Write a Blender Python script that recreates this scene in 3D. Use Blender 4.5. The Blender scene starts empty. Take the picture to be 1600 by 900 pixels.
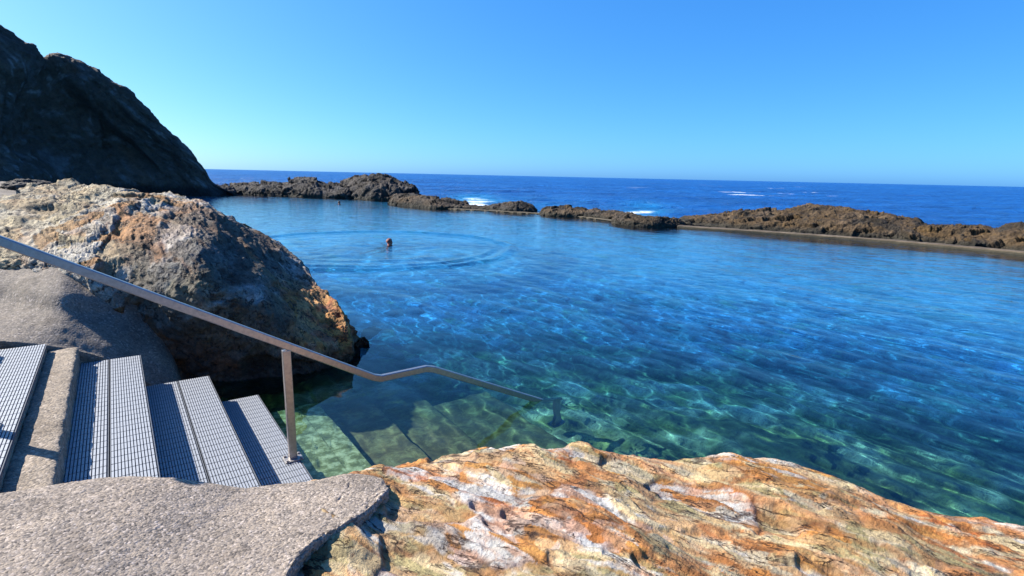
import bpy, bmesh, math, random
import numpy as np
from mathutils import Vector, Matrix

random.seed(7)
rng = np.random.default_rng(11)
scene = bpy.context.scene
COL = scene.collection

# ------------------------------------------------------------------ camera
EYE = 2.4
F = 850.0                       # focal length in pixels of the 1600 px wide photograph
PITCH = math.atan((450 - 274.5) / F)
ROLL = math.radians(1.25)
_f = np.array([0, math.cos(PITCH), -math.sin(PITCH)])
_u = np.array([0, math.sin(PITCH), math.cos(PITCH)])
_r = np.array([1.0, 0, 0])
CR = _r * math.cos(ROLL) + _u * math.sin(ROLL)
CU = _u * math.cos(ROLL) - _r * math.sin(ROLL)
CF = _f
CP = np.array([0, 0, EYE])

cd = bpy.data.cameras.new('camera')
cam = bpy.data.objects.new('camera', cd)
COL.objects.link(cam)
cd.sensor_width = 36
cd.lens = 36 * F / 1600
cd.clip_start = 0.05
cd.clip_end = 60000
cam.matrix_world = Matrix(((CR[0], CU[0], -CF[0], 0), (CR[1], CU[1], -CF[1], 0), (CR[2], CU[2], -CF[2], EYE), (0, 0, 0, 1)))
scene.camera = cam


def ray(x, y):
    return (x - 800) / F * CR - (y - 450) / F * CU + CF


def hz(x, y, z):
    d = ray(x, y)
    return CP + d * ((z - EYE) / d[2])


def hy(x, y, Y):
    d = ray(x, y)
    return CP + d * (Y / d[1])


# stair frame: origin at the foot of the handrail post, S down the stair, N along the nosings
SO = np.array([-1.73, 4.11, 0.0])
SN = np.array([-0.5886, 0.8084, 0.0])
SS = np.array([0.8084, 0.5886, 0.0])


def st(s, n, z):
    return SO + SS * s + SN * n + np.array([0, 0, z])


# ------------------------------------------------------------------ sun and sky
SUN_TRAVEL = SS * 0.85 + SN * (-1.08) + np.array([0, 0, -1.0])
to_sun = -SUN_TRAVEL / np.linalg.norm(SUN_TRAVEL)
SUN_EL = math.asin(to_sun[2])
SUN_AZ = math.atan2(to_sun[0], to_sun[1])        # from +Y towards +X

w = bpy.data.worlds.new('World')
scene.world = w
w.use_nodes = True
nt = w.node_tree
for n_ in list(nt.nodes):
    nt.nodes.remove(n_)
o_ = nt.nodes.new('ShaderNodeOutputWorld')
b_ = nt.nodes.new('ShaderNodeBackground')
s_ = nt.nodes.new('ShaderNodeTexSky')
s_.sky_type = 'NISHITA'
s_.sun_disc = False
s_.sun_elevation = SUN_EL
s_.sun_rotation = SUN_AZ
s_.altitude = 0
s_.air_density = 0.5
s_.dust_density = 1.0
s_.ozone_density = 6.0
# the deep, saturated blue of this sky: one response curve per colour channel
SKY_STRENGTH = 0.13
sep_ = nt.nodes.new('ShaderNodeSeparateColor')
com_ = nt.nodes.new('ShaderNodeCombineColor')
nt.links.new(s_.outputs[0], sep_.inputs[0])
for ch, (ex, k) in enumerate(((1.12, 1.22), (0.76, 1.54), (0.35, 1.6))):
    pw = nt.nodes.new('ShaderNodeMath'); pw.operation = 'POWER'; pw.inputs[1].default_value = ex
    ml = nt.nodes.new('ShaderNodeMath'); ml.operation = 'MULTIPLY'; ml.inputs[1].default_value = k * SKY_STRENGTH ** (ex - 1)
    nt.links.new(sep_.outputs[ch], pw.inputs[0]); nt.links.new(pw.outputs[0], ml.inputs[0]); nt.links.new(ml.outputs[0], com_.inputs[ch])
nt.links.new(com_.outputs[0], b_.inputs['Color'])
b_.inputs['Strength'].default_value = 0.045
nt.links.new(b_.outputs[0], o_.inputs['Surface'])

sl = bpy.data.lights.new('sun', 'SUN')
sl.energy = 5.0
sl.angle = math.radians(0.53)
sl.color = (1.0, 0.95, 0.87)
sun = bpy.data.objects.new('sun', sl)
COL.objects.link(sun)
sun.rotation_euler = Vector(SUN_TRAVEL).to_track_quat('-Z', 'Y').to_euler()
sun.location = (-20, 6, 20)

scene.view_settings.view_transform = 'Standard'
scene.view_settings.look = 'None'
scene.view_settings.gamma = 1
scene.view_settings.exposure = 1.28
scene.view_settings.use_curve_mapping = False
scene.render.engine = 'CYCLES'
scene.cycles.max_bounces = 8
scene.cycles.transparent_max_bounces = 12
scene.cycles.use_denoising = True
scene.cycles.sample_clamp_indirect = 6.0

# ------------------------------------------------------------------ noise in numpy
_PERM = rng.permutation(256).astype(np.int64)
_PERM = np.concatenate([_PERM, _PERM, _PERM])
_G = rng.normal(size=(256, 3))
_G /= np.linalg.norm(_G, axis=1)[:, None]


def _hash(ix, iy, iz):
    return _PERM[_PERM[_PERM[ix & 255] + (iy & 255)] + (iz & 255)]


_P32 = _PERM.astype(np.int32)
_G32 = _G.astype(np.float32) * 1.6


def perlin(P):
    P = np.asarray(P, dtype=np.float32)
    x, y, z = (np.ascontiguousarray(P[:, k]) for k in range(3))
    fx, fy, fz = np.floor(x), np.floor(y), np.floor(z)
    ix, iy, iz = (a.astype(np.int32) & 255 for a in (fx, fy, fz))
    x, y, z = x - fx, y - fy, z - fz
    u, v, w_ = (a * a * a * (a * (a * 6 - 15) + 10) for a in (x, y, z))
    out = np.zeros(len(x), np.float32)
    for dx in (0, 1):
        hx = _P32[ix + dx]
        wx = u if dx else 1 - u
        for dy in (0, 1):
            hy_ = _P32[hx + iy + dy]
            wxy = wx * (v if dy else 1 - v)
            for dz in (0, 1):
                h = _P32[hy_ + iz + dz]
                g = np.take(_G32, h & 255, axis=0)
                out += wxy * (w_ if dz else 1 - w_) * (g[:, 0] * (x - dx) + g[:, 1] * (y - dy) + g[:, 2] * (z - dz))
    return out


def fbm(P, octv=4, gain=0.5):
    a, t, s = 1.0, 0.0, 0.0
    P = P.copy()
    for k in range(octv):
        t = t + a * perlin(P)
        s += a
        a *= gain
        P = P * 2.03 + 17.3
    return t / s


def ridged(P, octv=4, gain=0.5):
    a, t, s = 1.0, 0.0, 0.0
    P = P.copy()
    for k in range(octv):
        t = t + a * (1 - 2 * np.abs(perlin(P)))
        s += a
        a *= gain
        P = P * 2.07 + 9.1
    return t / s


_CR = rng.random((256, 8))


def cells(P):
    i = np.floor(P).astype(np.int64)
    n = len(P)
    f1 = np.full(n, 9.0)
    f2 = np.full(n, 9.0)
    idd = np.zeros(n, np.int64)
    dv = np.zeros((n, 3))
    for dx in (-1, 0, 1):
        for dy in (-1, 0, 1):
            for dz in (-1, 0, 1):
                h = _hash(i[:, 0] + dx, i[:, 1] + dy, i[:, 2] + dz)
                c = i + np.array([dx, dy, dz]) + 0.1 + 0.8 * _CR[h, :3]
                d = P - c
                dd = np.sqrt((d * d).sum(1))
                near = dd < f1
                f2 = np.where(near, f1, np.minimum(f2, dd))
                f1 = np.where(near, dd, f1)
                idd = np.where(near, h, idd)
                dv = np.where(near[:, None], d, dv)
    return f1, f2, idd, dv


def smooth(a, b, x):
    t = np.clip((x - a) / (b - a), 0, 1)
    return t * t * (3 - 2 * t)


def rot_to(a, b, c):
    """frame whose rows are three axes (orthonormalised)"""
    a = np.array(a, float); a /= np.linalg.norm(a)
    b = np.array(b, float); b -= a * (a @ b); b /= np.linalg.norm(b)
    return np.stack([a, b, np.cross(a, b)])


# ------------------------------------------------------------------ materials
def mat(name):
    m = bpy.data.materials.new(name)
    m.use_nodes = True
    t = m.node_tree
    bs = t.nodes['Principled BSDF']
    return m, t, bs


def nd(t, kind, **kw):
    n = t.nodes.new(kind)
    for k, v in kw.items():
        if k in n.inputs:
            n.inputs[k].default_value = v
        else:
            setattr(n, k, v)
    return n


def ramp(t, src, stops):
    r = t.nodes.new('ShaderNodeValToRGB')
    e = r.color_ramp.elements
    while len(e) > 1:
        e.remove(e[-1])
    e[0].position = stops[0][0]
    e[0].color = (*stops[0][1], 1)
    for p, c in stops[1:]:
        q = e.new(p)
        q.color = (*c, 1)
    t.links.new(src, r.inputs[0])
    return r.outputs[0]


def mixc(t, kind, fac, a, b):
    m = t.nodes.new('ShaderNodeMix')
    m.data_type = 'RGBA'
    m.blend_type = kind
    for val, idx in ((fac, 0), (a, 6), (b, 7)):
        if hasattr(val, 'is_linked') or hasattr(val, 'links'):
            t.links.new(val, m.inputs[idx])
        elif isinstance(val, tuple):
            m.inputs[idx].default_value = (*val, 1)
        else:
            m.inputs[idx].default_value = val
    return m.outputs[2]


def coords(t, scale=(1, 1, 1), rot=(0, 0, 0)):
    g = t.nodes.new('ShaderNodeNewGeometry')
    mp = t.nodes.new('ShaderNodeMapping')
    mp.inputs['Scale'].default_value = scale
    mp.inputs['Rotation'].default_value = rot
    t.links.new(g.outputs['Position'], mp.inputs['Vector'])
    return mp.outputs[0]


def noise(t, vec, scale, detail=6, rough=0.6, dist=0.0):
    n = nd(t, 'ShaderNodeTexNoise', Scale=scale, Detail=detail, Roughness=rough, Distortion=dist)
    t.links.new(vec, n.inputs['Vector'])
    return n.outputs['Fac']


def voro(t, vec, scale, feature='F1', out='Color'):
    n = nd(t, 'ShaderNodeTexVoronoi', Scale=scale)
    n.feature = feature
    t.links.new(vec, n.inputs['Vector'])
    return n.outputs[out]


def bump(t, bs, src, dist, strength=1.0, prev=None):
    b = nd(t, 'ShaderNodeBump', Strength=strength, Distance=dist)
    t.links.new(src, b.inputs['Height'])
    if prev is not None:
        t.links.new(prev, b.inputs['Normal'])
    t.links.new(b.outputs[0], bs.inputs['Normal'])
    return b.outputs[0]


def rock_material(name, fine=60.0, bump_d=0.006, contrast=0.45, rough=0.85, speck=(0.03, 0.025, 0.02), speck_amt=0.5, bed=None):
    m, t, bs = mat(name)
    at = nd(t, 'ShaderNodeAttribute', attribute_name='tint')
    v = coords(t)
    n1 = noise(t, v, fine, 8, 0.7)
    n2 = noise(t, v, fine * 0.22, 6, 0.65, 0.4)
    k = ramp(t, n1, [(0.28, (1 - contrast,) * 3), (0.72, (1 + contrast,) * 3)])
    c = mixc(t, 'MULTIPLY', 1.0, at.outputs['Color'], k)
    k2 = ramp(t, n2, [(0.3, (1 - contrast * .7,) * 3), (0.7, (1 + contrast * .55, 1 + contrast * .5, 1 + contrast * .45))])
    c = mixc(t, 'MULTIPLY', 1.0, c, k2)
    n3 = noise(t, v, fine * 1.7, 5, 0.75, 0.6)
    sp = ramp(t, n3, [(0.36, (speck_amt,) * 3), (0.44, (0, 0, 0))])
    c = mixc(t, 'MIX', sp, c, speck)
    height = n2
    if bed:
        ang, lines, facet, crack_c = bed
        tv = coords(t, (1, 1, 1), (0.25, 0.0, ang))
        def scaled(sc_):
            mp = t.nodes.new('ShaderNodeMapping')
            mp.inputs['Scale'].default_value = sc_
            t.links.new(tv, mp.inputs['Vector'])
            return mp.outputs[0]
        # angular facets between joints
        wob = nd(t, 'ShaderNodeTexNoise', Scale=6.0 * facet, Detail=4.0)
        t.links.new(tv, wob.inputs['Vector'])
        ws = nd(t, 'ShaderNodeVectorMath', operation='SCALE'); ws.inputs['Scale'].default_value = .12 / facet
        t.links.new(wob.outputs['Color'], ws.inputs[0])
        wa = nd(t, 'ShaderNodeVectorMath', operation='ADD')
        t.links.new(tv, wa.inputs[0]); t.links.new(ws.outputs[0], wa.inputs[1])
        mf = t.nodes.new('ShaderNodeMapping'); mf.inputs['Scale'].default_value = (4 * facet, 13 * facet, 13 * facet)
        t.links.new(wa.outputs[0], mf.inputs['Vector'])
        fc = nd(t, 'ShaderNodeTexVoronoi', Scale=1.0); t.links.new(mf.outputs[0], fc.inputs['Vector'])
        sx = nd(t, 'ShaderNodeSeparateColor'); t.links.new(fc.outputs['Color'], sx.inputs[0])
        c = mixc(t, 'MULTIPLY', 1.0, c, ramp(t, sx.outputs[0], [(0, (.72, .70, .68)), (.5, (1, 1, 1)), (1, (1.28, 1.27, 1.25))]))
        # long thin joints along the bedding
        tot = None
        for (sc_, wdt, seed) in lines:
            nn = nd(t, 'ShaderNodeTexNoise', Scale=1.0, Detail=5.0, Roughness=.62, Distortion=.25)
            nn.noise_dimensions = '4D'; nn.inputs['W'].default_value = seed
            t.links.new(scaled(sc_), nn.inputs['Vector'])
            df = nd(t, 'ShaderNodeMath', operation='SUBTRACT'); df.inputs[1].default_value = .5
            t.links.new(nn.outputs['Fac'], df.inputs[0])
            ab = nd(t, 'ShaderNodeMath', operation='ABSOLUTE'); t.links.new(df.outputs[0], ab.inputs[0])
            ln = ramp(t, ab.outputs[0], [(0, (1, 1, 1)), (wdt * .4, (.8, .8, .8)), (wdt, (0, 0, 0))])
            br = noise(t, tv, 3.0 + seed, 3, .6)
            bk = ramp(t, br, [(.49, (0, 0, 0)), (.58, (1, 1, 1))])
            ln = mixc(t, 'MULTIPLY', 1.0, ln, bk)
            tot = ln if tot is None else mixc(t, 'LIGHTEN', 1.0, tot, ln)
        c = mixc(t, 'MIX', mixc(t, 'MULTIPLY', 1.0, tot, (.92, .92, .92)), c, crack_c)
        sb1 = nd(t, 'ShaderNodeMath', operation='MULTIPLY'); sb1.inputs[1].default_value = -.5
        t.links.new(tot, sb1.inputs[0])
        ad = nd(t, 'ShaderNodeMath', operation='ADD'); t.links.new(sb1.outputs[0], ad.inputs[0]); t.links.new(n2, ad.inputs[1])
        fm = nd(t, 'ShaderNodeMath', operation='MULTIPLY'); fm.inputs[1].default_value = .35; t.links.new(sx.outputs[1], fm.inputs[0])
        ad2 = nd(t, 'ShaderNodeMath', operation='ADD'); t.links.new(ad.outputs[0], ad2.inputs[0]); t.links.new(fm.outputs[0], ad2.inputs[1])
        height = ad2.outputs[0]
    t.links.new(c, bs.inputs['Base Color'])
    bs.inputs['Roughness'].default_value = rough
    bs.inputs['Specular IOR Level'].default_value = 0.3
    p = bump(t, bs, height, bump_d * 3)
    bump(t, bs, n1, bump_d, 1.0, p)
    return m


M_FORE = rock_material('banded_rock', 70, 0.008, 0.30, bed=(math.radians(31.8), (((1.0, 4.5, 4.5), .012, 1.0), ((2.4, 11, 11), .014, 4.0)), .8, (.035, .014, .008)))
M_BOULD = rock_material('weathered_rock', 30, 0.011, 0.5, speck_amt=0.8, bed=(math.radians(44), (((.7, 2.6, 2.6), .02, 2.0), ((1.6, 6, 6), .024, 6.0)), .45, (.03, .022, .018)))
M_REEF = rock_material('reef_rock', 5, 0.16, 0.65, speck_amt=0.7)
M_CLIFF = rock_material('cliff_rock', 2.0, 0.3, 0.4)


def concrete_material(name, base, agg=75.0, var=0.5, bd=0.005):
    m, t, bs = mat(name)
    v = coords(t)
    wv = nd(t, 'ShaderNodeVectorMath', operation='ADD')
    nz = nd(t, 'ShaderNodeTexNoise', Scale=40.0, Detail=3.0)
    t.links.new(v, nz.inputs['Vector'])
    sc = nd(t, 'ShaderNodeVectorMath', operation='SCALE')
    sc.inputs['Scale'].default_value = 0.012
    t.links.new(nz.outputs['Color'], sc.inputs[0])
    t.links.new(v, wv.inputs[0]); t.links.new(sc.outputs[0], wv.inputs[1])
    vc = voro(t, wv.outputs[0], agg)
    sx = nd(t, 'ShaderNodeSeparateColor')
    t.links.new(vc, sx.inputs[0])
    peb = ramp(t, sx.outputs[0], [(0.0, tuple(b * (1 - var) for b in base)), (0.35, tuple(b * .9 for b in base)),
                                  (0.7, (base[0] * 1.12, base[1] * 1.08, base[2] * 1.0)), (0.93, tuple(b * (1 + var * .6) for b in base)),
                                  (1.0, (base[0] * 1.75, base[1] * 1.75, base[2] * 1.8))])
    vd = voro(t, wv.outputs[0], agg, out='Distance')
    n2 = noise(t, v, 3.0, 6, 0.65)
    k2 = ramp(t, n2, [(0.3, (0.62, 0.60, 0.58)), (0.5, (1, 1, 1)), (0.7, (1.2, 1.17, 1.12))])
    c = mixc(t, 'MULTIPLY', 1.0, peb, k2)
    n3 = noise(t, v, 170, 4, 0.7)
    k3 = ramp(t, n3, [(0.3, (0.72,) * 3), (0.7, (1.25,) * 3)])
    c = mixc(t, 'MULTIPLY', 1.0, c, k3)
    t.links.new(c, bs.inputs['Base Color'])
    bs.inputs['Roughness'].default_value = 0.9
    bs.inputs['Specular IOR Level'].default_value = 0.2
    inv = nd(t, 'ShaderNodeMath', operation='MULTIPLY')
    inv.inputs[1].default_value = -1.0
    t.links.new(vd, inv.inputs[0])
    p = bump(t, bs, inv.outputs[0], bd)
    bump(t, bs, n3, bd * 0.5, 0.8, p)
    return m


M_CONC = concrete_material('pebbled_concrete', (0.235, 0.195, 0.162), 105, .6, .0022)
M_PATH = concrete_material('path_concrete', (0.17, 0.145, 0.122), 60, 0.35, 0.004)
M_STEP = concrete_material('step_concrete', (0.23, 0.19, 0.15), 70, 0.4, 0.004)


def algae_material():
    m, t, bs = mat('algae_concrete')
    v = coords(t)
    n1 = noise(t, v, 9, 8, 0.7)
    c = ramp(t, n1, [(0.3, (0.07, 0.075, 0.03)), (0.47, (0.17, 0.19, 0.08)), (0.6, (0.42, 0.46, 0.30)), (0.75, (0.55, 0.56, 0.36))])
    t.links.new(c, bs.inputs['Base Color'])
    bs.inputs['Roughness'].default_value = 0.9
    return m


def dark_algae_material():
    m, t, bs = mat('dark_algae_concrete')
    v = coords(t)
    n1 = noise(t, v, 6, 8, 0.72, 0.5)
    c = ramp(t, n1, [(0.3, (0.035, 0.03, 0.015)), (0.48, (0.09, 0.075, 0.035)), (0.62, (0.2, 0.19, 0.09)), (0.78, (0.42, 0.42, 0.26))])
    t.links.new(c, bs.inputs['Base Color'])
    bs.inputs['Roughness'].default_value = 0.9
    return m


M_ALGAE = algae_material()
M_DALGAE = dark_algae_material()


def metal_material(name, base, rough, metallic=0.9, stain=0.3):
    m, t, bs = mat(name)
    v = coords(t)
    n1 = noise(t, v, 35, 6, 0.7)
    c = ramp(t, n1, [(0.3, tuple(b * (1 - stain) for b in base)), (0.65, base)])
    t.links.new(c, bs.inputs['Base Color'])
    bs.inputs['Metallic'].default_value = metallic
    r = ramp(t, n1, [(0.3, (rough + .12,) * 3), (0.7, (rough,) * 3)])
    t.links.new(r, bs.inputs['Roughness'])
    return m


M_RAIL = metal_material('weathered_steel', (0.46, 0.41, 0.385), 0.28, 0.85)
M_GRATE = metal_material('grating_aluminium', (0.29, 0.305, 0.33), 0.5, 0.2, 0.2)
M_UNDER = metal_material('grating_bed', (0.10, 0.11, 0.13), 0.7, 0.1)
M_BOLT = metal_material('steel_plate', (0.35, 0.33, 0.32), 0.45, 0.8)


def plain(name, colr, rough=0.6, scale=40, var=0.25):
    m, t, bs = mat(name)
    n1 = noise(t, coords(t), scale, 5, 0.6)
    c = ramp(t, n1, [(0.3, tuple(x * (1 - var) for x in colr)), (0.7, tuple(min(1, x * (1 + var)) for x in colr))])
    t.links.new(c, bs.inputs['Base Color'])
    bs.inputs['Roughness'].default_value = rough
    return m


M_SKIN = plain('sunburnt_skin', (0.45, 0.12, 0.07), 0.5)
M_HAIR = plain('wet_hair', (0.20, 0.055, 0.035), 0.7)
M_DARK_HAIR = plain('dark_wet_hair', (0.02, 0.014, 0.012), 0.7)
M_SHORTS = plain('dark_swim_shorts', (0.02, 0.03, 0.07), 0.6)


# ------------------------------------------------------------------ objects
def tag(o, label=None, cat=None, group=None, kind=None):
    if label: o['label'] = label
    if cat: o['category'] = cat
    if group: o['group'] = group
    if kind: o['kind'] = kind
    return o


def link(name, me, m, parent=None):
    o = bpy.data.objects.new(name, me)
    COL.objects.link(o)
    if m is not None and not me.materials:
        me.materials.append(m)
    if parent is not None:
        o.parent = parent
        o.matrix_parent_inverse = Matrix.Translation(-Vector(parent.location))
    return o


def empty(name, loc):
    o = bpy.data.objects.new(name, None)
    COL.objects.link(o)
    o.location = Vector(loc)
    o.empty_display_size = 0.2
    return o


def grid_mesh(name, P, nr, nc, attrs=None, smooth_=True, flip=False):
    """P: (nr*nc,3) row-major"""
    me = bpy.data.meshes.new(name)
    idx = np.arange(nr * nc).reshape(nr, nc)
    q = np.stack([idx[:-1, :-1], idx[:-1, 1:], idx[1:, 1:], idx[1:, :-1]], -1).reshape(-1, 4)
    if flip:
        q = q[:, ::-1]
    nq = len(q)
    me.vertices.add(len(P))
    me.vertices.foreach_set('co', np.ascontiguousarray(P, dtype=np.float32).ravel())
    me.loops.add(nq * 4)
    me.loops.foreach_set('vertex_index', q.astype(np.int32).ravel())
    me.polygons.add(nq)
    me.polygons.foreach_set('loop_start', (np.arange(nq) * 4).astype(np.int32))
    me.polygons.foreach_set('use_smooth', np.full(nq, smooth_))
    me.update(calc_edges=True)
    for k, v in (attrs or {}).items():
        if v.ndim == 2:
            a = me.attributes.new(k, 'FLOAT_COLOR', 'POINT')
            a.data.foreach_set('color', np.concatenate([v, np.ones((len(v), 1))], 1).astype(np.float32).ravel())
        else:
            a = me.attributes.new(k, 'FLOAT', 'POINT')
            a.data.foreach_set('value', v.astype(np.float32))
    return me


def catmull(C, n):
    """resample the first axis of C (k,...) to n samples"""
    k = C.shape[0]
    E = np.concatenate([[2 * C[0] - C[1]], C, [2 * C[-1] - C[-2]]])
    t = np.linspace(0, k - 1, n)
    i = np.minimum(t.astype(int), k - 2)
    f = (t - i).reshape((-1,) + (1,) * (C.ndim - 1))
    p0, p1, p2, p3 = E[i], E[i + 1], E[i + 2], E[i + 3]
    return 0.5 * (2 * p1 + (p2 - p0) * f + (2 * p0 - 5 * p1 + 4 * p2 - p3) * f ** 2 + (3 * p1 - p0 - 3 * p2 + p3) * f ** 3)


def equalise(C, n):
    """resample rows at even arc length (mean over columns)"""
    D = catmull(C, 40 * C.shape[0])
    L = np.linalg.norm(np.diff(D, axis=0), axis=2).mean(1)
    L = np.concatenate([[0], np.cumsum(L)])
    t = np.interp(np.linspace(0, L[-1], n), L, np.arange(len(L)))
    i = np.minimum(t.astype(int), len(L) - 2)
    f = (t - i)[:, None, None]
    return D[i] * (1 - f) + D[i + 1] * f


def patch(C, nr, nc):
    """C (R,K,3) control net -> dense (nr,nc,3)"""
    A = equalise(np.array(C, float), nr)
    B = equalise(A.transpose(1, 0, 2), nc).transpose(1, 0, 2)
    return B


def grid_normals(G, flip=False):
    du = np.gradient(G, axis=1)
    dv = np.gradient(G, axis=0)
    N = np.cross(du, dv)
    N /= np.linalg.norm(N, axis=2)[:, :, None] + 1e-9
    return -N if flip else N


def box(bm, lo, hi, frame=None):
    vs = []
    for z in (lo[2], hi[2]):
        for (x, y) in ((lo[0], lo[1]), (hi[0], lo[1]), (hi[0], hi[1]), (lo[0], hi[1])):
            p = frame(x, y, z) if frame else (x, y, z)
            vs.append(bm.verts.new(p))
    for f in ((3, 2, 1, 0), (4, 5, 6, 7), (0, 1, 5, 4), (1, 2, 6, 5), (2, 3, 7, 6), (3, 0, 4, 7)):
        bm.faces.new([vs[i] for i in f])
    return vs


def bm_mesh(bm, name, bevel=0.0, smooth_=False):
    if bevel:
        bmesh.ops.bevel(bm, geom=list(bm.edges), offset=bevel, segments=2, affect='EDGES', profile=0.6)
    bmesh.ops.recalc_face_normals(bm, faces=bm.faces)
    me = bpy.data.meshes.new(name)
    bm.to_mesh(me)
    bm.free()
    if smooth_:
        me.polygons.foreach_set('use_smooth', np.full(len(me.polygons), True))
    return me


def pal(ids, t, table):
    """pick a palette row by random value t in 0..1"""
    T = np.array([c for _, c in table])
    cum = np.cumsum([p for p, _ in table])
    cum = cum / cum[-1]
    return T[np.minimum(np.searchsorted(cum, t), len(T) - 1)]


def blur(h, nr, nc, k=2):
    a = np.asarray(h, float).reshape(nr, nc)
    for _ in range(k):
        b = np.pad(a, 1, mode='edge')
        a = (b[1:-1, :-2] + 2 * b[1:-1, 1:-1] + b[1:-1, 2:]) / 4
        b = np.pad(a, 1, mode='edge')
        a = (b[:-2, 1:-1] + 2 * b[1:-1, 1:-1] + b[2:, 1:-1]) / 4
    return a.ravel()


def lerp(a, b, f):
    return a + (b - a) * f[:, None]


# ------------------------------------------------------------------ foreground banded rock
def faceted(P, R, scale, warp, wscale, amp_off, amp_tilt):
    W = P + warp * np.stack([fbm(P * wscale + k * 31.7, 3) for k in range(3)], 1)
    q = (W @ R.T) / np.array(scale)
    f1, f2, ids, dv = cells(q)
    off = (_CR[ids, 3] - .5) * amp_off
    tilt = ((_CR[ids, 4:7] - .5) * dv).sum(1) * amp_tilt
    return off + tilt, f2 - f1, ids


RUST = np.array((0.31, 0.088, 0.020))
DRUST = np.array((0.12, 0.038, 0.016))
OCHRE = np.array((0.39, 0.19, 0.05))
CREAM = np.array((0.45, 0.35, 0.195))
PALE = np.array((0.45, 0.41, 0.335))
GREYW = np.array((0.42, 0.405, 0.38))
OLIVE = np.array((0.23, 0.19, 0.09))
DARK = np.array((0.032, 0.026, 0.022))


def fore_rock():
    cols = [(415, 800, .70), (470, 770, .71), (520, 747, .715), (570, 738, .725), (625, 727, .73), (700, 713, .725), (765, 706, .72), (870, 704, .72),
            (960, 712, .71), (1050, 722, .70), (1115, 716, .68), (1200, 725, .66), (1290, 748, .64), (1400, 785, .62),
            (1450, 801, .61), (1540, 813, .60), (1600, 828, .59), (1720, 850, .57), (1900, 890, .54)]
    rows = []
    for k in range(9):
        row = []
        for (x, y, z) in cols:
            R = hz(x, y, z)
            d = R - CP
            d[2] = 0
            L = np.linalg.norm(d)
            d /= L
            zc = .80 - .10 * smooth(1000, 1700, np.array([x]))[0] + .022 * (1 - smooth(470, 640, np.array([x]))[0])
            if k < 5:
                f = (0.12, 0.4, 0.62, 0.82, 0.93)[k]
                p = np.array([d[0] * L * f, d[1] * L * f, zc - (zc - z) * (f ** 3) + 0.02 * math.sin(x * .013 + k)])
            else:
                e, dz = ((0, 0), (.16, -.13), (.34, -.5), (.5, -1.9))[k - 5]
                p = R + d * e + np.array([0, 0, dz])
            row.append(p)
        rows.append(row)
    nr, nc = 520, 900
    G = patch(rows, nr, nc)
    N = grid_normals(G)
    if N[nr // 3, nc // 2, 2] < 0:
        N = -N
    P = G.reshape(-1, 3)
    N = N.reshape(-1, 3)
    bed = rot_to((1.0, -0.62, 0.05), (0.62, 1.0, 0.2), None)     # strike of the layers
    wv = P + 0.10 * np.stack([fbm(P * 2.1 + 5.0 + 13 * k, 3) for k in range(3)], 1)
    big = fbm(wv * np.array([1.3, 1.3, 1.3]), 3)
    h1, e1, i1 = faceted(P, bed, (0.52, 0.19, 0.22), 0.12, 3.0, 0.018, 0.05)
    h2, e2, i2 = faceted(P + 3.3, bed, (0.16, 0.06, 0.07), 0.05, 8.0, 0.006, 0.012)
    q = (wv @ bed.T)
    layers = fbm(q * np.array([3.0, 26.0, 26.0]), 4, .6)
    fine = fbm(P * 28, 4, .62)
    crack = np.exp(-(e1 / 0.05) ** 2) * smooth(-.1, .35, fbm(P * 4 + 50, 3) + .15)
    crack2 = np.exp(-(e2 / 0.07) ** 2)
    crev = smooth(.80, .97, 1 - np.abs(perlin(q * np.array([.9, 4.5, 4.5]) + 40)) * 2.2) * smooth(-.05, .25, fbm(P * 2.2 + 12, 2))
    u_ = q[:, 0]; v_ = q[:, 1]
    def beds(freq, amp, seed):
        tt = v_ * freq + 1.1 * fbm(np.stack([u_ * .9, v_ * 1.6, P[:, 2]], 1) + seed, 4, .55) * (freq / 4.5)
        fr = tt - np.floor(tt)
        return amp * np.where(fr < .88, fr / .88, (1 - fr) / .12) * smooth(-.25, .3, fbm(P * 1.7 + seed, 3))
    bd = beds(4.2, .042, 2.0) + beds(11.0, .022, 7.0) + beds(23.0, .008, 12.0)
    stp = blur(h1 + h2 - .006 * crack - .004 * crev, nr, nc, 5) + blur(bd, nr, nc, 1)
    h = 0.06 * big + stp + .004 * fbm(q * np.array([3.0, 9, 9]), 4, .6) + 0.005 * fine + .0022 * fbm(P * 75, 3, .65)
    edge = smooth(0.0, 0.03, np.tile(np.linspace(0, 1, nc), nr)) * 0 + 1
    P2 = P + N * (h * edge)[:, None]
    # colour of the stone itself: blocks of cream, pale grey and ochre veined with rust
    t1 = (_CR[i1, 7] * .65 + .35 * (.5 + fbm(q * np.array([1.6, 6, 6]) + 3, 3)))
    C = pal(i1, t1, [(1.1, PALE), (.9, CREAM), (.7, OLIVE * 1.25), (1.2, CREAM * .92), (.8, OCHRE), (1.1, GREYW), (.9, (RUST + OCHRE) / 2)])
    C = lerp(C, pal(i2, _CR[i2, 7], [(1, CREAM), (1, PALE), (.8, OCHRE), (.8, RUST), (.5, GREYW)]), 0.35 * smooth(0.35, .6, _CR[i2, 6]))
    veins = smooth(-.03, .26, fbm(q * np.array([1.8, 9, 9]) + 71, 5, .62) + .10 * crack2 + .25 * np.exp(-(e1 / .16) ** 2) - .02)
    red = smooth(-.15, .3, fbm(wv * 1.5 + 20, 3) + .12 * smooth(1.0, 2.2, P[:, 0]))
    C = lerp(C, OCHRE * .4 + RUST * .6, veins * (.45 + .5 * red))
    C = lerp(C, RUST, smooth(.16, .42, fbm(q * np.array([2.5, 14, 14]) + 9, 4, .6)) * .75 * (.3 + red))
    C = lerp(C, DRUST, crev * .35)
    C = lerp(C, DRUST, np.clip(crack * .5 + crack2 * .18, 0, 1))
    blot = smooth(.30, .45, fbm(q * np.array([3, 7, 7]) + 131, 5, .65))
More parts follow.
